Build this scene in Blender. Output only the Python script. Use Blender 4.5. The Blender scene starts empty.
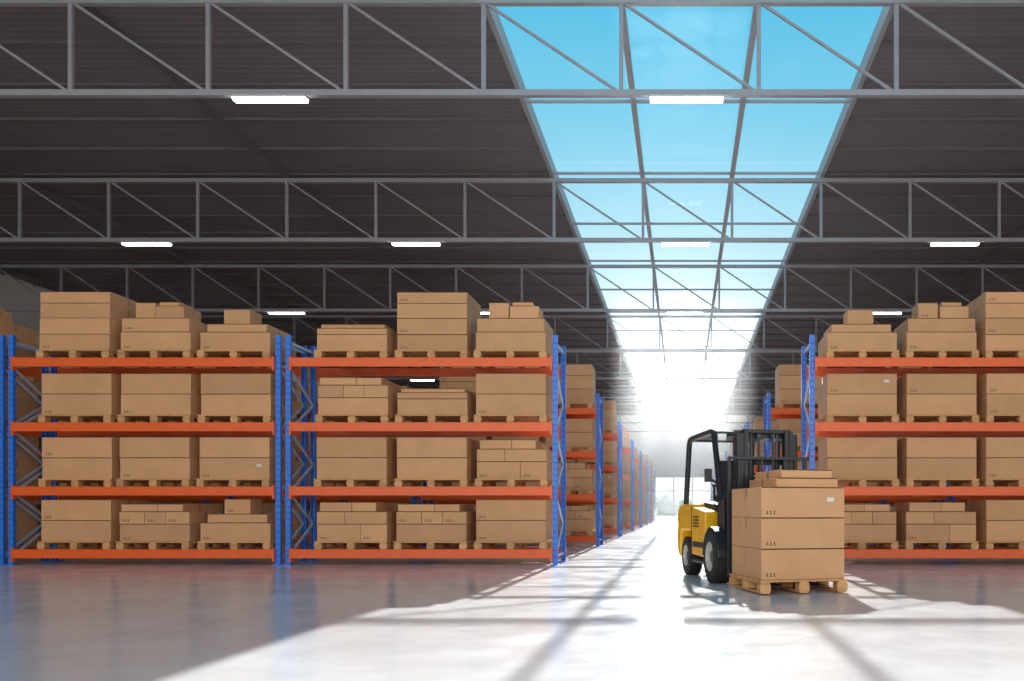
import bpy, math, random
from mathutils import Vector, Matrix
random.seed(7)
S = bpy.context.scene
S.view_settings.view_transform = 'Standard'
S.view_settings.look = 'None'

# ------------------------------------------------------------------ helpers
def sr(r, g, b):
    def c(v):
        v /= 255.0
        return v / 12.92 if v <= 0.04045 else ((v + 0.055) / 1.055) ** 2.4
    return (c(r), c(g), c(b), 1.0)

def mat(name, col, rough=0.6, metal=0.0, noise=0.0, nscale=8.0, island=0.0, bump=0.0, bscale=40.0, emit=0.0, coat=0.0):
    m = bpy.data.materials.new(name); m.use_nodes = True
    nt = m.node_tree; b = nt.nodes['Principled BSDF']
    b.inputs['Base Color'].default_value = col
    b.inputs['Roughness'].default_value = rough
    b.inputs['Metallic'].default_value = metal
    b.inputs['Coat Weight'].default_value = coat
    if emit > 0:
        b.inputs['Emission Color'].default_value = (1, 1, 1, 1)
        b.inputs['Emission Strength'].default_value = emit
    tc = nt.nodes.new('ShaderNodeTexCoord')
    if noise > 0 or island > 0:
        hsv = nt.nodes.new('ShaderNodeHueSaturation')
        hsv.inputs['Color'].default_value = col
        val = None
        if noise > 0:
            n = nt.nodes.new('ShaderNodeTexNoise'); n.inputs['Scale'].default_value = nscale
            n.inputs['Detail'].default_value = 4
            nt.links.new(tc.outputs['Object'], n.inputs['Vector'])
            mr = nt.nodes.new('ShaderNodeMapRange')
            mr.inputs['From Min'].default_value = 0.3; mr.inputs['From Max'].default_value = 0.7
            mr.inputs['To Min'].default_value = 1 - noise; mr.inputs['To Max'].default_value = 1 + noise
            nt.links.new(n.outputs['Fac'], mr.inputs['Value']); val = mr.outputs['Result']
        if island > 0:
            g = nt.nodes.new('ShaderNodeNewGeometry')
            mr2 = nt.nodes.new('ShaderNodeMapRange')
            mr2.inputs['To Min'].default_value = 1 - island; mr2.inputs['To Max'].default_value = 1 + island
            nt.links.new(g.outputs['Random Per Island'], mr2.inputs['Value'])
            if val is not None:
                mu = nt.nodes.new('ShaderNodeMath'); mu.operation = 'MULTIPLY'
                nt.links.new(val, mu.inputs[0]); nt.links.new(mr2.outputs['Result'], mu.inputs[1]); val = mu.outputs[0]
            else:
                val = mr2.outputs['Result']
        nt.links.new(val, hsv.inputs['Value'])
        nt.links.new(hsv.outputs['Color'], b.inputs['Base Color'])
    if bump > 0:
        n2 = nt.nodes.new('ShaderNodeTexNoise'); n2.inputs['Scale'].default_value = bscale
        nt.links.new(tc.outputs['Object'], n2.inputs['Vector'])
        bp = nt.nodes.new('ShaderNodeBump'); bp.inputs['Strength'].default_value = bump; bp.inputs['Distance'].default_value = 0.01
        nt.links.new(n2.outputs['Fac'], bp.inputs['Height']); nt.links.new(bp.outputs['Normal'], b.inputs['Normal'])
    return m

class MB:
    """mesh builder: accumulates boxes / bars / quads with material slots"""
    def __init__(s, mats): s.v = []; s.f = []; s.m = []; s.mats = mats
    def box(s, x0, x1, y0, y1, z0, z1, m=0, M=None):
        i = len(s.v)
        P = [(x0,y0,z0),(x1,y0,z0),(x1,y1,z0),(x0,y1,z0),(x0,y0,z1),(x1,y0,z1),(x1,y1,z1),(x0,y1,z1)]
        if M is not None: P = [tuple(M @ Vector(p)) for p in P]
        s.v += P
        for q in ((0,3,2,1),(4,5,6,7),(0,1,5,4),(1,2,6,5),(2,3,7,6),(3,0,4,7)):
            s.f.append(tuple(i+k for k in q)); s.m.append(m)
    def cbox(s, c, size, m=0, M=None):
        s.box(c[0]-size[0]/2, c[0]+size[0]/2, c[1]-size[1]/2, c[1]+size[1]/2, c[2]-size[2]/2, c[2]+size[2]/2, m, M)
    def bar(s, a, b, w, h, m=0):
        a = Vector(a); b = Vector(b); d = (b-a); L = d.length
        q = d.to_track_quat('X', 'Z') if abs(d.normalized().z) < 0.999 else d.to_track_quat('X', 'Y')
        M = Matrix.Translation((a+b)/2) @ q.to_matrix().to_4x4()
        s.box(-L/2, L/2, -w/2, w/2, -h/2, h/2, m, M)
    def quad(s, p, m=0, M=None):
        i = len(s.v)
        if M is not None: p = [tuple(M @ Vector(k)) for k in p]
        s.v += [tuple(k) for k in p]; s.f.append((i, i+1, i+2, i+3)); s.m.append(m)
    def prism(s, prof, x0, x1, m=0):
        """profile in (y,z), extruded along x"""
        i = len(s.v); n = len(prof)
        s.v += [(x0, y, z) for y, z in prof] + [(x1, y, z) for y, z in prof]
        s.f.append(tuple(i+k for k in range(n))); s.m.append(m)
        s.f.append(tuple(i+n+k for k in reversed(range(n)))); s.m.append(m)
        for k in range(n):
            k2 = (k+1) % n
            s.f.append((i+k, i+n+k, i+n+k2, i+k2)); s.m.append(m)
    def lathe_x(s, prof, cx, cy, cz, m=0, seg=40, mf=None):
        """profile list of (x offset, radius) revolved about the x axis"""
        i = len(s.v); n = len(prof)
        for k in range(seg):
            a = 2*math.pi*k/seg
            for (x, r) in prof: s.v.append((cx+x, cy+r*math.cos(a), cz+r*math.sin(a)))
        for k in range(seg):
            k2 = (k+1) % seg
            for j in range(n-1):
                s.f.append((i+k*n+j, i+k2*n+j, i+k2*n+j+1, i+k*n+j+1)); s.m.append(m if mf is None else mf[j])
    def tube(s, pts, r, m=0, seg=10):
        pts = [Vector(p) for p in pts]; i = len(s.v); n = len(pts)
        prev = None
        for k, p in enumerate(pts):
            d = (pts[min(k+1, n-1)] - pts[max(k-1, 0)]).normalized()
            if prev is None:
                u = d.orthogonal().normalized()
            else:
                u = (prev - d*prev.dot(d)).normalized()
            prev = u; w = d.cross(u)
            for j in range(seg):
                a = 2*math.pi*j/seg
                s.v.append(tuple(p + u*math.cos(a)*r + w*math.sin(a)*r))
        for k in range(n-1):
            for j in range(seg):
                j2 = (j+1) % seg
                s.f.append((i+k*seg+j, i+k*seg+j2, i+(k+1)*seg+j2, i+(k+1)*seg+j)); s.m.append(m)
        s.f.append(tuple(i+j for j in reversed(range(seg)))); s.m.append(m)
        s.f.append(tuple(i+(n-1)*seg+j for j in range(seg))); s.m.append(m)
    def obj(s, name, bevel=0.0, smooth=False, fix=False, segs=2):
        me = bpy.data.meshes.new(name); me.from_pydata(s.v, [], s.f)
        for mm in s.mats: me.materials.append(mm)
        me.polygons.foreach_set('material_index', s.m)
        me.update()
        if fix:
            import bmesh
            bm = bmesh.new(); bm.from_mesh(me); bmesh.ops.recalc_face_normals(bm, faces=bm.faces); bm.to_mesh(me); bm.free()
        o = bpy.data.objects.new(name, me); S.collection.objects.link(o)
        if bevel > 0:
            b = o.modifiers.new('bevel', 'BEVEL'); b.width = bevel; b.segments = segs; b.limit_method = 'ANGLE'; b.angle_limit = math.radians(40)
        if smooth:
            me.polygons.foreach_set('use_smooth', [True]*len(me.polygons))
            try:
                me.set_sharp_from_angle(angle=math.radians(38))
            except Exception: pass
        return o

# ------------------------------------------------------------------ materials
M_card = mat('cardboard', sr(214,160,114), 0.8, noise=0.05, nscale=3, island=0.11, bump=0.15, bscale=60)
M_tape = mat('packing_tape', sr(184,134,92), 0.35)
M_print = mat('black_print', sr(96,72,56), 0.8)
M_label = mat('paper_label', sr(222,218,210), 0.7)
M_seam = mat('carton_seam', sr(96,64,42), 0.9)
M_wood = mat('pallet_wood', sr(208,155,102), 0.75, noise=0.15, nscale=12, island=0.15)
M_orange = mat('orange_beam_steel', sr(244,98,24), 0.4, noise=0.04)
M_blue = mat('blue_upright_steel', sr(44,122,226), 0.35, noise=0.04)
M_hole = mat('slot_dark', sr(20,60,130), 0.8)
M_brace = mat('brace_steel', sr(185,206,234), 0.35, metal=0.1)
M_truss = mat('truss_steel', sr(158,156,160), 0.45, metal=0.1, noise=0.05)
M_purlin = mat('purlin_steel', sr(106,100,102), 0.5, noise=0.05)
M_curb = mat('skylight_curb', sr(165,162,164), 0.5)
M_led = mat('led_diffuser', (1,1,1,1), 0.5, emit=16.0)
M_house = mat('lamp_housing', sr(200,200,200), 0.5)
M_wall = mat('wall_panel', sr(225,223,220), 0.7, noise=0.03)
M_yellow = mat('yellow_paint', sr(246,182,20), 0.36, coat=0.2, noise=0.07, nscale=5)
M_black = mat('black_paint', sr(30,31,34), 0.42, noise=0.2, nscale=9)
M_rubber = mat('tyre_rubber', sr(34,34,36), 0.8, bump=0.2)
M_grey = mat('grey_steel', sr(80,82,88), 0.45, metal=0.5, noise=0.1)
M_chrome = mat('chrome_rod', sr(200,200,205), 0.2, metal=1.0)
M_seatm = mat('seat_vinyl', sr(38,38,42), 0.55)
M_rim = mat('rim_paint', sr(190,184,172), 0.45, noise=0.08)
M_red = mat('tail_lamp', sr(190,25,20), 0.3)
M_lens = mat('lamp_lens', sr(235,235,225), 0.15)

def wavebump(m, axis, scale, strength, dist):
    nt = m.node_tree; b = nt.nodes['Principled BSDF']
    tc = nt.nodes.new('ShaderNodeTexCoord')
    w = nt.nodes.new('ShaderNodeTexWave'); w.wave_type = 'BANDS'; w.bands_direction = axis
    w.inputs['Scale'].default_value = scale; w.wave_profile = 'SIN'
    nt.links.new(tc.outputs['Object'], w.inputs['Vector'])
    bp = nt.nodes.new('ShaderNodeBump'); bp.inputs['Strength'].default_value = strength; bp.inputs['Distance'].default_value = dist
    nt.links.new(w.outputs['Fac'], bp.inputs['Height']); nt.links.new(bp.outputs['Normal'], b.inputs['Normal'])
M_ceil = mat('ceiling_sheet', sr(120,111,112), 0.65, noise=0.08, nscale=0.6)
wavebump(M_ceil, 'Y', 2.0, 0.35, 0.015)
wavebump(M_wall, 'X', 1.5, 0.4, 0.02)

# polished concrete
M_floor = bpy.data.materials.new('polished_concrete'); M_floor.use_nodes = True
nt = M_floor.node_tree; b = nt.nodes['Principled BSDF']
tc = nt.nodes.new('ShaderNodeTexCoord')
n1 = nt.nodes.new('ShaderNodeTexNoise'); n1.inputs['Scale'].default_value = 0.7; n1.inputs['Detail'].default_value = 8; n1.inputs['Roughness'].default_value = 0.65
n1.inputs['Distortion'].default_value = 0.6
nt.links.new(tc.outputs['Object'], n1.inputs['Vector'])
cr = nt.nodes.new('ShaderNodeValToRGB')
cr.color_ramp.elements[0].position = 0.3; cr.color_ramp.elements[0].color = sr(202,202,204)
cr.color_ramp.elements[1].position = 0.7; cr.color_ramp.elements[1].color = sr(224,224,225)
nt.links.new(n1.outputs['Fac'], cr.inputs['Fac']); nt.links.new(cr.outputs['Color'], b.inputs['Base Color'])
n2 = nt.nodes.new('ShaderNodeTexNoise'); n2.inputs['Scale'].default_value = 1.6; n2.inputs['Detail'].default_value = 10; n2.inputs['Roughness'].default_value = 0.7
nt.links.new(tc.outputs['Object'], n2.inputs['Vector'])
mr = nt.nodes.new('ShaderNodeMapRange'); mr.inputs['From Min'].default_value = 0.35; mr.inputs['From Max'].default_value = 0.65
mr.inputs['To Min'].default_value = 0.13; mr.inputs['To Max'].default_value = 0.25
nt.links.new(n2.outputs['Fac'], mr.inputs['Value']); nt.links.new(mr.outputs['Result'], b.inputs['Roughness'])
b.inputs['Specular IOR Level'].default_value = 0.4
bp = nt.nodes.new('ShaderNodeBump'); bp.inputs['Strength'].default_value = 0.04; bp.inputs['Distance'].default_value = 0.01
nt.links.new(n2.outputs['Fac'], bp.inputs['Height']); nt.links.new(bp.outputs['Normal'], b.inputs['Normal'])

# glass
M_glass = bpy.data.materials.new('skylight_glass'); M_glass.use_nodes = True
nt = M_glass.node_tree; nt.nodes.clear()
o = nt.nodes.new('ShaderNodeOutputMaterial'); t = nt.nodes.new('ShaderNodeBsdfTransparent'); g = nt.nodes.new('ShaderNodeBsdfGlossy')
t.inputs['Color'].default_value = (0.95, 0.98, 0.99, 1); g.inputs['Roughness'].default_value = 0.05
mx = nt.nodes.new('ShaderNodeMixShader'); mx.inputs[0].default_value = 0.03
nt.links.new(t.outputs[0], mx.inputs[1]); nt.links.new(g.outputs[0], mx.inputs[2]); nt.links.new(mx.outputs[0], o.inputs['Surface'])

# ------------------------------------------------------------------ room shell
XW = 20.4; Y0 = -9.0; Y1 = 67.0; ZR = 7.95
SL, SR_ = -2.75, 2.93
mb = MB([M_floor]); mb.box(-XW, XW, Y0, Y1, -0.2, 0.0); mb.obj('floor')
mb = MB([M_ceil]); mb.box(-XW, SL, Y0, Y1, ZR, ZR+0.12); mb.box(SR_, XW, Y0, Y1, ZR, ZR+0.12); mb.obj('ceiling')
mb = MB([M_wall]); mb.box(-XW-0.2, -XW, Y0, Y1, -0.2, ZR+0.12); mb.obj('wall_left')
mb = MB([M_wall]); mb.box(XW, XW+0.2, Y0, Y1, -0.2, ZR+0.12); mb.obj('wall_right')
DX, DH = 2.1, 3.3
mb = MB([M_wall]); mb.box(-XW, -DX, Y1, Y1+0.2, -0.2, ZR+0.12); mb.box(DX, XW, Y1, Y1+0.2, -0.2, ZR+0.12); mb.box(-DX, DX, Y1, Y1+0.2, DH, ZR+0.12); mb.obj('wall_back')
mb = MB([M_truss, M_glass])
yd = Y1-0.07
for x in (-DX, -DX/3, DX/3, DX): mb.cbox((x, yd, DH/2), (0.09, 0.12, DH))
for z in (0.06, 1.1, 2.25, DH): mb.cbox((0, yd, z), (2*DX, 0.1, 0.08))
mb.quad([(-DX, yd, 0), (DX, yd, 0), (DX, yd, DH), (-DX, yd, DH)], 1)
mb.obj('door_1')

# skylight
mb = MB([M_curb, M_truss, M_glass])
for x, sgn in ((SL, -1), (SR_, 1)):
    mb.box(x-0.04, x+0.04, Y0, Y1, ZR-0.06, ZR+0.2, 0)
W3 = (SR_-SL)/3
for k in (1, 2): mb.box(SL+W3*k-0.045, SL+W3*k+0.045, Y0, Y1, ZR-0.06, ZR+0.04, 0)
sT = 6.6; T1 = 12.1
yy = T1 - 3*sT
while yy < Y1:
    if yy > Y0: mb.box(SL, SR_, yy-0.02, yy+0.02, ZR-0.03, ZR+0.02, 0)
    yy += sT/2
mb.quad([(SL, Y0, ZR+0.05), (SR_, Y0, ZR+0.05), (SR_, Y1, ZR+0.05), (SL, Y1, ZR+0.05)], 2)
mb.obj('window_1')

# trusses
ZT, ZB = 7.79, 6.54
P = 1.87; X0 = -2.71
ks = range(-9, 13)
ty = T1 - 3*sT
while ty < Y1 - 0.5:
    if ty > Y0:
        mb = MB([M_truss])
        mb.box(-XW, XW, ty-0.045, ty+0.045, ZT-0.04, ZT+0.04)
        mb.box(-XW, XW, ty-0.045, ty+0.045, ZB-0.04, ZB+0.04)
        for k in ks:
            x = X0 + P*k
            if abs(x) < XW - 0.1:
                mb.bar((x, ty, ZB), (x, ty, ZT), 0.055, 0.055)
                if x+P < XW: mb.bar((x, ty, ZT), (x+P, ty, ZB), 0.035, 0.035)
        mb.obj('roof_truss')
    ty += sT
mb = MB([M_purlin])
for k in (-9, -6, -3, 6, 9, 12):
    x = X0 + P*k
    if abs(x) > XW: continue
    mb.box(x-0.05, x+0.05, Y0, Y1, ZT+0.045, ZR-0.001)
yy = T1 - 3*sT
q = sT/5
while yy < Y1:
    if yy > Y0:
        mb.box(-XW, SL-0.06, yy-0.018, yy+0.018, ZR-0.045, ZR-0.001)
        mb.box(SR_+0.06, XW, yy-0.018, yy+0.018, ZR-0.045, ZR-0.001)
    yy += q
mb.obj('roof_purlins')
mb = MB([M_purlin])
for sx in (-1, 1):
    ty = T1 - 3*sT
    while ty < Y1:
        if ty > Y0: mb.box(sx*(XW-0.16)-0.15, sx*(XW-0.16)+0.15, ty-0.15, ty+0.15, 0, ZB-0.06)
        ty += sT
mb.obj('wall_columns')

# LED battens
ty = T1 - 2*sT
while ty < Y1 - 0.5:
    for i in range(-3, 4):
        x = 0.05 + 5.66*i
        mb = MB([M_house, M_led])
        mb.box(x-0.5, x+0.5, ty-0.065, ty+0.065, ZB-0.07, ZB-0.041, 0)
        mb.box(x-0.49, x+0.49, ty-0.06, ty+0.06, ZB-0.10, ZB-0.07, 1)
        mb.obj('ceiling_light')
    ty += sT

# ------------------------------------------------------------------ racks
BW = 4.26; GAP = 0.16
LV = [0.25, 1.25, 2.27, 3.30]      # beam top heights
DEP = 1.0

def rack_row(xs, y, sgn, fine):
    mb = MB([M_blue, M_orange, M_brace, M_hole])
    H = 3.67
    for (xa, xb) in xs:
        for x in (xa, xb):
            for yy in (y, y+DEP):
                if fine:
                    mb.box(x-0.04, x+0.04, yy-0.008, yy+0.008, 0, H, 0)
                    d = 0.05 if yy == y else -0.05
                    mb.box(x-0.04, x-0.028, min(yy, yy+d), max(yy, yy+d), 0, H, 0)
                    mb.box(x+0.028, x+0.04, min(yy, yy+d), max(yy, yy+d), 0, H, 0)
                    z = 0.12
                    while z < H-0.05:
                        mb.quad([(x-0.025, yy-0.0095, z), (x-0.01, yy-0.0095, z), (x-0.01, yy-0.0095, z+0.025), (x-0.025, yy-0.0095, z+0.025)], 3)
                        mb.quad([(x+0.01, yy-0.0095, z), (x+0.025, yy-0.0095, z), (x+0.025, yy-0.0095, z+0.025), (x+0.01, yy-0.0095, z+0.025)], 3)
                        z += 0.1
                else:
                    mb.box(x-0.04, x+0.04, yy-0.03, yy+0.03, 0, H, 0)
                mb.box(x-0.075, x+0.075, yy-0.07, yy+0.09, 0, 0.012, 0)
            z = 0.15; side = 0
            while z < H-0.55:
                a, b_ = (y+0.04, y+DEP-0.04) if side == 0 else (y+DEP-0.04, y+0.04)
                mb.bar((x, a, z), (x, b_, z+0.5), 0.025, 0.035, 2)
                side = 1-side; z += 0.5
            for z in (0.14, H-0.12): mb.bar((x, y, z), (x, y+DEP, z), 0.025, 0.04, 2)
        for z in LV:
            for yy in (y-0.025, y+DEP+0.025):
                mb.box(xa+0.05, xb-0.05, yy-0.03, yy+0.03, z-0.14, z, 1)
                if fine:
                    mb.box(xa+0.05, xb-0.05, yy-0.034, yy+0.034, z-0.02, z-0.001, 1)
                    for xc, s2 in ((xa, 1), (xb, -1)):
                        mb.cbox((xc+s2*0.055, yy, z-0.09), (0.03, 0.075, 0.22), 1)
    return mb.obj('pallet_rack')

def pallet(mb, cx, cy, z, w=1.16, d=1.08, h=0.125, fine=True, M=None):
    t = 0.022
    nb = 7 if fine else 4
    bw = d/(nb+ (nb-1)*0.35)
    for i in range(nb):
        yy = cy - d/2 + i*bw*1.35
        mb.box(cx-w/2, cx+w/2, yy, yy+bw, z+h-t, z+h, 0, M)
    for xx in (-w/2+0.06, 0, w/2-0.06):
        if fine:
            mb.box(cx+xx-0.05, cx+xx+0.05, cy-d/2, cy+d/2, z+h-2*t, z+h-t-0.0005, 0, M)
            mb.box(cx+xx-0.05, cx+xx+0.05, cy-d/2, cy+d/2, z, z+t, 0, M)
            for yy in (-d/2+0.06, 0, d/2-0.06):
                mb.box(cx+xx-0.06, cx+xx+0.06, cy+yy-0.06, cy+yy+0.06, z+t, z+h-2*t, 0, M)
        else:
            mb.box(cx+xx-0.055, cx+xx+0.055, cy-d/2, cy+d/2, z, z+h-t, 0, M)

def carton(mb, x0, x1, y0, y1, z0, z1, fine=True, M=None, mark=None):
    g = 0.004
    x0 += g; x1 -= g; z1 -= 0.003
    mb.box(x0, x1, y0, y1, z0, z1, 0, M)
    if not fine: return
    e = 0.0025
    w = x1-x0; h = z1-z0
    f = y0-e
    mb.quad([(x0, f, z1-0.009), (x1, f, z1-0.009), (x1, f, z1), (x0, f, z1)], 4, M)
    r = random.random() if mark is None else mark
    if h > 0.15 and w > 0.3 and r < 0.4:
        s = 0.026
        for k in range(3):
            xa = x0+0.05+k*0.04
            zz = z0+0.035
            mb.quad([(xa, f, zz), (xa+s, f, zz), (xa+s, f, zz+0.008), (xa, f, zz+0.008)], 2, M)
            mb.quad([(xa+0.008, f, zz+0.012), (xa+s-0.008, f, zz+0.012), (xa+s-0.004, f, zz+0.034), (xa+0.004, f, zz+0.034)], 2, M)
    if h > 0.2 and w > 0.4 and r < 0.03:
        lx = x1-0.2; lz = z1-0.15
        mb.quad([(lx, f, lz), (lx+0.08, f, lz), (lx+0.08, f, lz+0.045), (lx, f, lz+0.045)], 3, M)
    ym = (y0+y1)/2
    for xs, dd in ((x0-e, -1), (x1+e, 1)):
        P4 = [(xs, ym-0.03, z1-0.12), (xs, ym+0.03, z1-0.12), (xs, ym+0.03, z1), (xs, ym-0.03, z1)]
        if dd < 0: P4.reverse()
        mb.quad(P4, 1, M)
    mb.quad([(x0, ym-0.03, z1+0.001), (x1, ym-0.03, z1+0.001), (x1, ym+0.03, z1+0.001), (x0, ym+0.03, z1+0.001)], 1, M)

def load(mb, kind, cx, cy, z, fine=True):
    W = 1.12; D = 0.98
    r = random.random
    def row(z0, h, cuts, inset=0.0, dins=0.0):
        a = cx-W/2+inset; w = W-2*inset; p = 0
        for c in cuts:
            carton(mb, a+w*p, a+w*(p+c), cy-D/2+dins+r()*0.02, cy+D/2-dins, z0, z0+h, fine); p += c
        return z0+h
    if kind == 'F':
        z = row(z, 0.34, [1]); z = row(z, 0.33, [1])
    elif kind == 'T':
        z = row(z, 0.35, [1]); z = row(z, 0.32, [1]); z = row(z, 0.27, [1])
    elif kind == 'U':
        z = row(z, 0.26, [1]); z = row(z, 0.26, [1]); z = row(z, 0.24, [1]); z = row(z, 0.18, [1])
    elif kind == 'M':
        z = row(z, 0.30, [1]); z1 = row(z, 0.22, [1], 0.02)
        a = cx-W/2
        carton(mb, a+0.2, a+0.52, cy-0.42, cy-0.0, z1, z1+0.26, fine)
        carton(mb, a+0.54, a+1.0, cy-0.46, cy+0.05, z1, z1+0.2, fine)
        carton(mb, a+0.58, a+0.9, cy-0.42, cy+0.0, z1+0.2, z1+0.27, fine)
    elif kind == 'L':
        z = row(z, 0.30, [1]); z = row(z, 0.14, [1], 0.08, 0.06)
        a = cx-W/2
        carton(mb, a+0.34, a+0.76, cy-0.4, cy+0.0, z, z+0.24, fine)
    elif kind == 'S':
        z = row(z, 0.26, [1]); z = row(z, 0.10, [1]); row(z, 0.07, [1], 0.05, 0.05)
    elif kind == 'X':
        z1 = row(z, 0.28, [1])
        z2 = row(z1, 0.2, [0.36, 0.3, 0.34], 0.0)
        z3 = row(z2, 0.12, [0.55, 0.38], 0.03)
    elif kind == 'Y':
        z1 = row(z, 0.28, [0.62, 0.38]); z2 = row(z1, 0.2, [0.4, 0.6])
        row(z2, 0.15, [0.5, 0.38], 0.05)

def pick(level):
    if level == 3: return random.choice('TMLSUMT')
    return random.choice('FFFFXYFF' if level else 'FXYXFF')

A_ = ['FXL', 'FFF', 'FFF', 'UML']
B_ = ['YXF', 'FFY', 'XSF', 'SUM']
R_ = ['XYF', 'FFF', 'FFF', 'LMU']

def fill(xs, y, layouts, fine, finep, shift):
    pb = MB([M_wood]); cb = MB([M_card, M_tape, M_print, M_label, M_seam])
    for bi, (xa, xb) in enumerate(xs):
        lay = layouts[bi] if layouts and bi < len(layouts) else None
        for l, z in enumerate(LV):
            for s in range(3):
                c = (xa+xb)/2 + shift + (s-1)*1.27 + random.uniform(-0.012, 0.012)
                cy = y + DEP/2 + random.uniform(-0.02, 0.02)
                pallet(pb, c, cy, z+0.001, fine=finep)
                k = lay[l][s] if lay else pick(l)
                load(cb, k, c, cy, z+0.001+0.125+0.001, fine)
    pb.obj('wooden_pallets'); cb.obj('cardboard_boxes')

ROWD = 7.1; D1 = 14.2
for r_ in range(8):
    y = D1 + ROWD*r_
    if y+DEP > Y1-0.3: break
    XL = [(-2.04-BW-i*(BW+GAP), -2.04-i*(BW+GAP)) for i in range(4)]
    XR = [(2.06+i*(BW+GAP), 2.06+BW+i*(BW+GAP)) for i in range(4)]
    fine = r_ < 2
    rack_row(XL, y, -1, fine); rack_row(XR, y, 1, fine)
    fill(XL, y, [B_, A_] if r_ == 0 else None, r_ < 3, fine, 0.16)
    fill(XR, y, [R_] if r_ == 0 else None, r_ < 3, fine, -0.06)

# ------------------------------------------------------------------ load on the forks
PH = math.radians(194)
MF = Matrix.Translation((0.89, 10.87, 0)) @ Matrix.Rotation(PH, 4, 'Z')
ML = Matrix.Translation((1.14, 9.86, 0)) @ Matrix.Rotation(math.radians(14), 4, 'Z')
pb = MB([M_wood]); pallet(pb, 0, 0, 0.012, 0.98, 1.1, 0.14); o = pb.obj('wooden_pallet', bevel=0.004); o.matrix_world = ML
cb = MB([M_card, M_tape, M_print, M_label, M_seam])
z = 0.154
for i, h in enumerate((0.325, 0.325, 0.32)):
    carton(cb, -0.47, 0.47, -0.52, 0.52, z, z+h, True, None, 0.02 if i == 2 else 0.3); z += h
carton(cb, -0.28, 0.42, -0.46, 0.45, z, z+0.10, True, None, 0.7)
carton(cb, -0.22, 0.36, -0.44, 0.42, z+0.10, z+0.19, True, None, 0.7)
o = cb.obj('stacked_cardboard_boxes', bevel=0.005); o.matrix_world = ML

# ------------------------------------------------------------------ forklift (local: +y forward, +x its right)
root = bpy.data.objects.new('forklift', None); S.collection.objects.link(root); root.matrix_world = MF
def part(mb, name, **k):
    o = mb.obj(name, fix=True, **k); o.parent = root; return o
mb = MB([M_yellow, M_black, M_red])
mb.prism([(-1.05,0.2),(-1.70,0.2),(-1.86,0.26),(-1.92,0.42),(-1.92,0.74),(-1.86,0.90),(-1.72,0.97),(-1.05,0.97)], -0.33, 0.33)
part(mb, 'counterweight_core', bevel=0.03, smooth=True)
mb = MB([M_yellow, M_black, M_red])
for x0, x1 in ((-0.53,-0.325),(0.325,0.53)):
    mb.prism([(-1.05,0.60),(-1.66,0.60),(-1.70,0.52),(-1.70,0.22),(-1.84,0.26),(-1.90,0.42),(-1.90,0.74),(-1.84,0.90),(-1.70,0.96),(-1.05,0.96)], x0, x1)
part(mb, 'counterweight', bevel=0.03, smooth=True)
mb = MB([M_black, M_red, M_lens])
for i in range(5): mb.box(-0.28, 0.28, -1.93, -1.915, 0.5+i*0.06, 0.53+i*0.06, 0)
for sx in (-1, 1):
    mb.cbox((sx*0.42, -1.895, 0.80), (0.12, 0.03, 0.07), 1)
part(mb, 'rear_grille')
mb = MB([M_yellow, M_black])
mb.box(-0.40, 0.40, -1.1, 0.25, 0.18, 0.45, 1)
for sx in (-1, 1):
    xa, xb = sorted((sx*0.36, sx*0.53))
    mb.prism([(-1.08,0.30),(-1.08,0.92),(-0.42,0.86),(-0.40,0.34),(-0.46,0.28)], xa, xb, 0)
    xa, xb = sorted((sx*0.38, sx*0.55))
    mb.box(xa, xb, -0.98, -0.40, 0.20, 0.25, 1)
part(mb, 'chassis', bevel=0.015)
# vents, panel lines and hydraulic hoses
mb = MB([M_black])
for sx in (-1, 1):
    xa, xb = sorted((sx*0.529, sx*0.536))
    for i in range(4): mb.box(xa, xb, -0.98, -0.72, 0.66+i*0.04, 0.68+i*0.04, 0)
    mb.box(xa, xb, -1.085, -1.075, 0.3, 0.93, 0)
    mb.box(xa, xb, -1.02, -0.48, 0.40, 0.47, 0)
    mb.tube([(sx*0.21, 0.27, 1.75), (sx*0.21, 0.22, 1.4), (sx*0.2, 0.22, 0.9), (sx*0.18, 0.18, 0.6)], 0.014, 0)
part(mb, 'vents_and_hoses')
mb = MB([M_black])
mb.prism([(-1.15,0.60),(-1.15,0.99),(-0.55,0.95),(-0.45,0.85),(-0.42,0.5)], -0.36, 0.36)
part(mb, 'engine_hood', bevel=0.03)
mb = MB([M_black, M_grey])
mb.box(-0.42, 0.42, -0.45, 0.1, 0.42, 0.46)
mb.prism([(-0.05,0.45),(0.16,0.45),(0.14,1.02),(0.05,1.10),(-0.06,1.04)], -0.46, 0.46)
for sx in (-1, 1):
    xa, xb = sorted((sx*0.36, sx*0.58)); pr = []
    for a in range(0, 181, 15): pr.append((0.36*math.cos(math.radians(a)), 0.32+0.36*math.sin(math.radians(a))))
    for a in range(180, -1, -15): pr.append((0.335*math.cos(math.radians(a)), 0.32+0.335*math.sin(math.radians(a))))
    mb.prism(pr, xa, xb, 0)
part(mb, 'dashboard_and_fenders', bevel=0.008)
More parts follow.
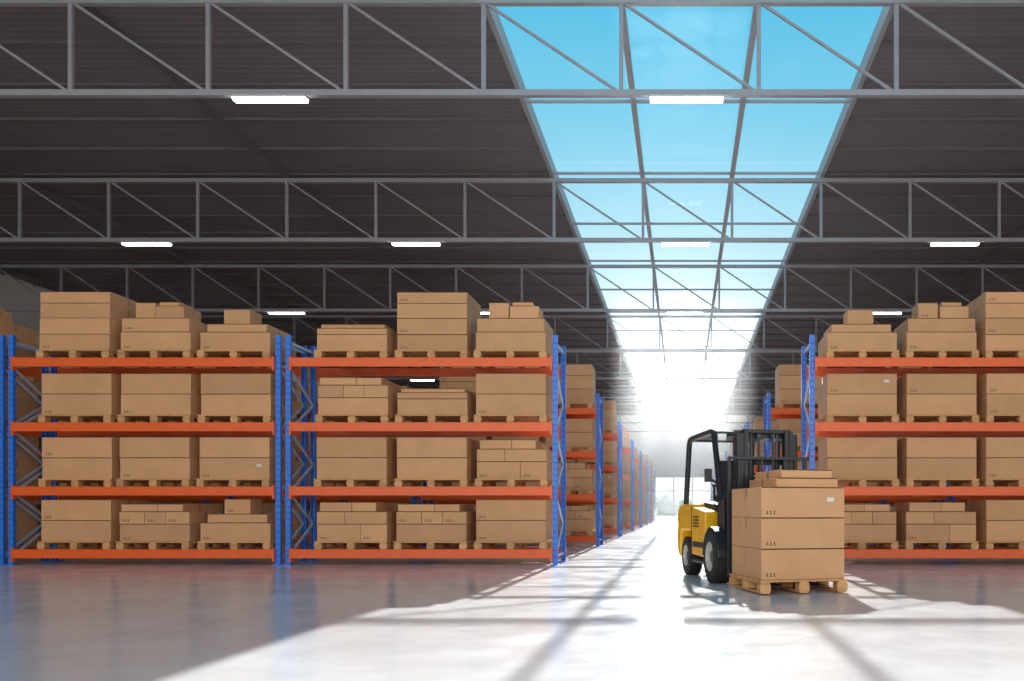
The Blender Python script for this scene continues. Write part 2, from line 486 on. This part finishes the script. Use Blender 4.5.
def wheel(name, cx, cy, R, w):
    mb = MB([M_rubber, M_rim, M_grey])
    h = w/2; sgn = 1 if cx > 0 else -1
    ri = R*0.56
    prof = [(-h,ri),(-h*1.02,R*0.8),(-h*0.9,R*0.94),(-h*0.6,R),(h*0.6,R),(h*0.9,R*0.94),(h*1.02,R*0.8),(h,ri),(h*0.85,ri*0.95),(h*0.35,ri*0.85),(h*0.3,ri*0.45),(h*0.75,ri*0.4),(h*0.75,0.001)]
    if sgn < 0: prof = [(-a, b_) for a, b_ in prof]
    mf = [0]*7 + [1]*3 + [2]*2
    mb.lathe_x(prof, cx, cy, R, 0, 44, mf)
    bk = [(-sgn*h, ri), (-sgn*h*0.4, 0.001)]
    mb.lathe_x(bk, cx, cy, R, 2, 44)
    for k in range(26):
        a = 2*math.pi*k/26
        for s in (-1, 1):
            Mx = Matrix.Translation((cx+s*h*0.5, cy, R)) @ Matrix.Rotation(a + (0.06 if s > 0 else -0.06), 4, 'X')
            mb.box(-h*0.42, h*0.42, -0.018, 0.018, R*0.93, R*0.998, 0, Mx)
    for k in range(6):
        a = 2*math.pi*k/6
        mb.cbox((cx+sgn*h*0.38, cy+ri*0.65*math.cos(a), R+ri*0.65*math.sin(a)), (0.03, 0.03, 0.03), 2)
    part(mb, name, smooth=True)
wheel('front_wheel_right', 0.48, 0, 0.32, 0.22); wheel('front_wheel_left', -0.48, 0, 0.32, 0.22)
wheel('rear_wheel_right', 0.44, -1.4, 0.26, 0.18); wheel('rear_wheel_left', -0.44, -1.4, 0.26, 0.18)
mb = MB([M_grey]); mb.cbox((0, 0, 0.32), (0.8, 0.14, 0.14)); mb.cbox((0, -1.4, 0.26), (0.7, 0.12, 0.12)); part(mb, 'axles', bevel=0.01)
def arc(p):
    pts = [Vector(q) for q in p]; out = [pts[0]]
    for i in range(1, len(pts)-1):
        a, b_, c = pts[i-1], pts[i], pts[i+1]
        r = 0.12
        p0 = b_ + (a-b_).normalized()*r; p1 = b_ + (c-b_).normalized()*r
        for t in range(7):
            t /= 6; out.append(p0*(1-t)**2 + b_*2*t*(1-t) + p1*t*t)
    out.append(pts[-1]); return out
mb = MB([M_black, M_lens])
HG = 1.84
for sx in (-1, 1):
    mb.tube(arc([(sx*0.47, -1.62, 0.94), (sx*0.45, -1.50, HG), (sx*0.45, -0.30, HG+0.03), (sx*0.47, 0.08, 1.02)]), 0.038, 0)
for yy in (-1.42, -0.38): mb.tube([(-0.45, yy, HG), (0.45, yy, HG)], 0.034, 0)
for i in range(7):
    yy = -1.27 + i*0.125
    mb.box(-0.44, 0.44, yy-0.02, yy+0.02, HG-0.012, HG+0.012, 0)
for sx in (-1, 1):
    mb.tube([(sx*0.475, -0.02, 1.2), (sx*0.56, -0.02, 1.25)], 0.015, 0)
part(mb, 'overhead_guard', smooth=True)
mb2 = MB([M_black, M_lens])
for sx in (-1, 1):
    mb2.cbox((sx*0.36, -0.27, HG-0.06), (0.13, 0.06, 0.10), 0)
    mb2.cbox((sx*0.36, -0.236, HG-0.06), (0.11, 0.012, 0.08), 1)
    mb2.cbox((sx*0.60, -0.02, 1.30), (0.09, 0.03, 0.16), 0)
part(mb2, 'work_lights', bevel=0.008)
mb = MB([M_seatm])
mb.prism([(-0.98,0.98),(-0.52,0.98),(-0.48,1.04),(-0.52,1.10),(-0.96,1.08)], -0.24, 0.24)
mb.prism([(-0.96,1.06),(-0.86,1.06),(-0.96,1.48),(-1.0,1.54),(-1.06,1.52),(-1.06,1.46)], -0.22, 0.22)
for sx in (-1, 1): mb.box(sx*0.27-0.03, sx*0.27+0.03, -0.92, -0.62, 1.18, 1.22)
for sx in (-1, 1): mb.box(sx*0.27-0.015, sx*0.27+0.015, -0.92, -0.88, 1.0, 1.2)
part(mb, 'seat', bevel=0.03)
mb = MB([M_black])
mb.tube([(0, -0.02, 0.95), (0, -0.28, 1.20)], 0.03, 0)
cen = Vector((0, -0.29, 1.21)); ax = Vector((0, -0.26, 0.25)).normalized(); u = Vector((1,0,0)); w = ax.cross(u)
mb.tube([cen + u*0.17*math.cos(a*math.pi/12) + w*0.17*math.sin(a*math.pi/12) for a in range(25)], 0.014, 0)
for a in (0, 2.09, 4.19): mb.tube([cen, cen + u*0.17*math.cos(a) + w*0.17*math.sin(a)], 0.011, 0)
for k in range(3): mb.tube([(0.2+0.06*k, -0.05, 1.0), (0.2+0.06*k, -0.14, 1.18)], 0.009, 0)
part(mb, 'steering_wheel', smooth=True)
mb = MB([M_black, M_grey, M_chrome])
HM = 1.83
for sx in (-1, 1):
    X = sx*0.33
    mb.box(X-0.05, X+0.05, 0.28, 0.295, 0.08, HM-0.05, 0); mb.box(X-0.05, X+0.05, 0.385, 0.40, 0.08, HM-0.05, 0)
    xo = X+sx*0.05; mb.box(min(xo, xo-sx*0.016), max(xo, xo-sx*0.016), 0.28, 0.40, 0.08, HM-0.05, 0)
    X = sx*0.255
    mb.box(X-0.03, X+0.03, 0.30, 0.312, 0.10, HM, 0); mb.box(X-0.03, X+0.03, 0.388, 0.40, 0.10, HM, 0)
    if sx > 0: mb.box(X+0.018, X+0.03, 0.30, 0.40, 0.10, HM, 0)
    else: mb.box(X-0.03, X-0.018, 0.30, 0.40, 0.10, HM, 0)
    mb.tube([(sx*0.16, 0.30, 0.15), (sx*0.16, 0.30, 1.5)], 0.032, 0)
    mb.tube([(sx*0.16, 0.30, 1.5), (sx*0.16, 0.30, HM-0.04)], 0.02, 1)
    mb.box(sx*0.09-0.015, sx*0.09+0.015, 0.36, 0.37, 0.3, HM-0.06, 0)
    mb.lathe_x([(-0.02,0.001),(-0.02,0.05),(0.02,0.05),(0.02,0.001)], sx*0.09, 0.33, HM-0.07, 1, 20)
    mb.tube([(sx*0.33, 0.24, 0.75), (sx*0.33, 0.05, 0.62)], 0.03, 1)
for z_, hh in ((HM-0.05, 0.09), (1.45, 0.07), (0.75, 0.08), (0.18, 0.12)):
    mb.box(-0.37, 0.37, 0.262, 0.282, z_-hh/2, z_+hh/2, 0)
mb.box(-0.28, 0.28, 0.31, 0.39, HM-0.04, HM+0.0, 0)
part(mb, 'mast')
mb = MB([M_black, M_grey])
for z_ in (0.16, 0.52): mb.box(-0.48, 0.48, 0.405, 0.435, z_-0.05, z_+0.05, 0)
for sx in (-1, 1):
    mb.box(sx*0.47-0.02, sx*0.47+0.02, 0.408, 0.434, 0.1, 1.50, 0)
for k in range(6):
    X = -0.35+k*0.14; mb.box(X-0.012, X+0.012, 0.412, 0.432, 0.55, 1.49, 0)
mb.box(-0.48, 0.48, 0.408, 0.434, 1.47, 1.51, 0)
part(mb, 'load_backrest', bevel=0.004)
mb = MB([M_grey])
for sx in (-1, 1):
    mb.prism([(0.436,0.58),(0.436,0.055),(1.45,0.065),(1.45,0.075),(0.47,0.095),(0.472,0.58)], sx*0.27-0.05, sx*0.27+0.05)
part(mb, 'forks', bevel=0.004)

# ------------------------------------------------------------------ outside
M_ground = mat('outdoor_paving', sr(170,172,170), 0.9, noise=0.05, nscale=0.2)
mb = MB([M_ground]); mb.box(-150, 150, -120, 400, -0.5, -0.25); mb.obj('ground')
M_tree = mat('tree_foliage', sr(130,160,152), 0.9, noise=0.2, nscale=0.6)
import bmesh
bm = bmesh.new()
for i in range(90):
    r = random.uniform(1.2, 2.3)
    bmesh.ops.create_icosphere(bm, subdivisions=2, radius=r, matrix=Matrix.Translation((random.uniform(-45, 45), random.uniform(150, 165), r*0.7-0.3)))
for v in bm.verts: v.co += Vector((random.uniform(-.2,.2), random.uniform(-.2,.2), random.uniform(-.2,.2)))
me = bpy.data.meshes.new('tree_line'); bm.to_mesh(me); bm.free(); me.materials.append(M_tree)
S.collection.objects.link(bpy.data.objects.new('tree_line', me))

# ------------------------------------------------------------------ added haze volume, scatters the sun into a bloom in the far aisle
M_haze = bpy.data.materials.new('glow_haze'); M_haze.use_nodes = True
nt = M_haze.node_tree; nt.nodes.clear()
o = nt.nodes.new('ShaderNodeOutputMaterial'); vs = nt.nodes.new('ShaderNodeVolumeScatter')
vs.inputs['Density'].default_value = 0.016; vs.inputs['Anisotropy'].default_value = 0.85
nt.links.new(vs.outputs[0], o.inputs['Volume'])
mb = MB([M_haze]); mb.box(-1.93, 1.95, 22.7, Y1-0.25, 0.02, 6.40); mb.obj('glow_haze')

# ------------------------------------------------------------------ world
W = bpy.data.worlds.new('sky'); S.world = W; W.use_nodes = True
nt = W.node_tree; nt.nodes.clear()
out = nt.nodes.new('ShaderNodeOutputWorld'); bg = nt.nodes.new('ShaderNodeBackground')
tc = nt.nodes.new('ShaderNodeTexCoord'); sx = nt.nodes.new('ShaderNodeSeparateXYZ')
nt.links.new(tc.outputs['Generated'], sx.inputs[0])
cr = nt.nodes.new('ShaderNodeValToRGB'); e = cr.color_ramp.elements
e[0].position = 0.0; e[0].color = sr(240,246,250)
e[1].position = 1.0; e[1].color = (0.12, 0.45, 0.75, 1)
for p, c in ((0.16, sr(228,242,249)), (0.22, sr(206,236,247)), (0.30, sr(174,227,246)), (0.40, sr(130,213,242)), (0.5, sr(92,198,236))):
    k = e.new(p); k.color = c
nt.links.new(sx.outputs['Z'], cr.inputs['Fac'])
sd = Vector((-0.0067, 1.0, 0.139)).normalized()
dp = nt.nodes.new('ShaderNodeVectorMath'); dp.operation = 'DOT_PRODUCT'; dp.inputs[1].default_value = sd
nt.links.new(tc.outputs['Generated'], dp.inputs[0])
mxz = nt.nodes.new('ShaderNodeMath'); mxz.operation = 'MAXIMUM'; mxz.inputs[1].default_value = 0.0; nt.links.new(dp.outputs['Value'], mxz.inputs[0])
acc = None
for pw, st in ((9000, 1900.0), (500, 3.0), (60, 0.3)):
    p = nt.nodes.new('ShaderNodeMath'); p.operation = 'POWER'; p.inputs[1].default_value = pw; nt.links.new(mxz.outputs[0], p.inputs[0])
    m_ = nt.nodes.new('ShaderNodeMath'); m_.operation = 'MULTIPLY'; m_.inputs[1].default_value = st; nt.links.new(p.outputs[0], m_.inputs[0])
    if acc is None: acc = m_.outputs[0]
    else:
        a_ = nt.nodes.new('ShaderNodeMath'); nt.links.new(acc, a_.inputs[0]); nt.links.new(m_.outputs[0], a_.inputs[1]); acc = a_.outputs[0]
cmb = nt.nodes.new('ShaderNodeCombineXYZ')
for i in range(3): nt.links.new(acc, cmb.inputs[i])
ad = nt.nodes.new('ShaderNodeVectorMath'); ad.operation = 'ADD'
nt.links.new(cr.outputs['Color'], ad.inputs[0]); nt.links.new(cmb.outputs[0], ad.inputs[1])
nt.links.new(ad.outputs[0], bg.inputs['Color']); bg.inputs['Strength'].default_value = 1.0
nt.links.new(bg.outputs[0], out.inputs['Surface'])
W.cycles.sampling_method = 'MANUAL'; W.cycles.sample_map_resolution = 2048

# sun
sl = bpy.data.lights.new('sun', 'SUN'); sl.energy = 8.0; sl.angle = math.radians(0.7); sl.color = (1.0, 0.97, 0.93)
so = bpy.data.objects.new('sun', sl); S.collection.objects.link(so)
el = math.radians(34)
so.rotation_euler = Vector((0.0, -math.cos(el), -math.sin(el))).to_track_quat('-Z', 'Y').to_euler()
so.location = (0, 40, 30)
# added fill light behind the camera, brightens the rack fronts
al = bpy.data.lights.new('rear_fill_light', 'AREA'); al.shape = 'RECTANGLE'; al.size = 30; al.size_y = 4.5; al.energy = 1900; al.color = (1.0, 0.96, 0.91)
ao = bpy.data.objects.new('rear_fill_light', al); S.collection.objects.link(ao)
ao.location = (0, -8.5, 4.2); ao.rotation_euler = Vector((0, 1, -0.12)).to_track_quat('-Z', 'Z').to_euler()

# ------------------------------------------------------------------ camera
cam = bpy.data.cameras.new('camera'); co = bpy.data.objects.new('camera', cam); S.collection.objects.link(co)
co.location = (0, 0, 0.893); co.rotation_euler = (math.radians(90), 0, 0)
cam.sensor_width = 36; cam.lens = 890/1024*36
cam.shift_x = (512-683)/1024; cam.shift_y = (509-340.5)/1024
cam.clip_end = 1000
S.camera = co
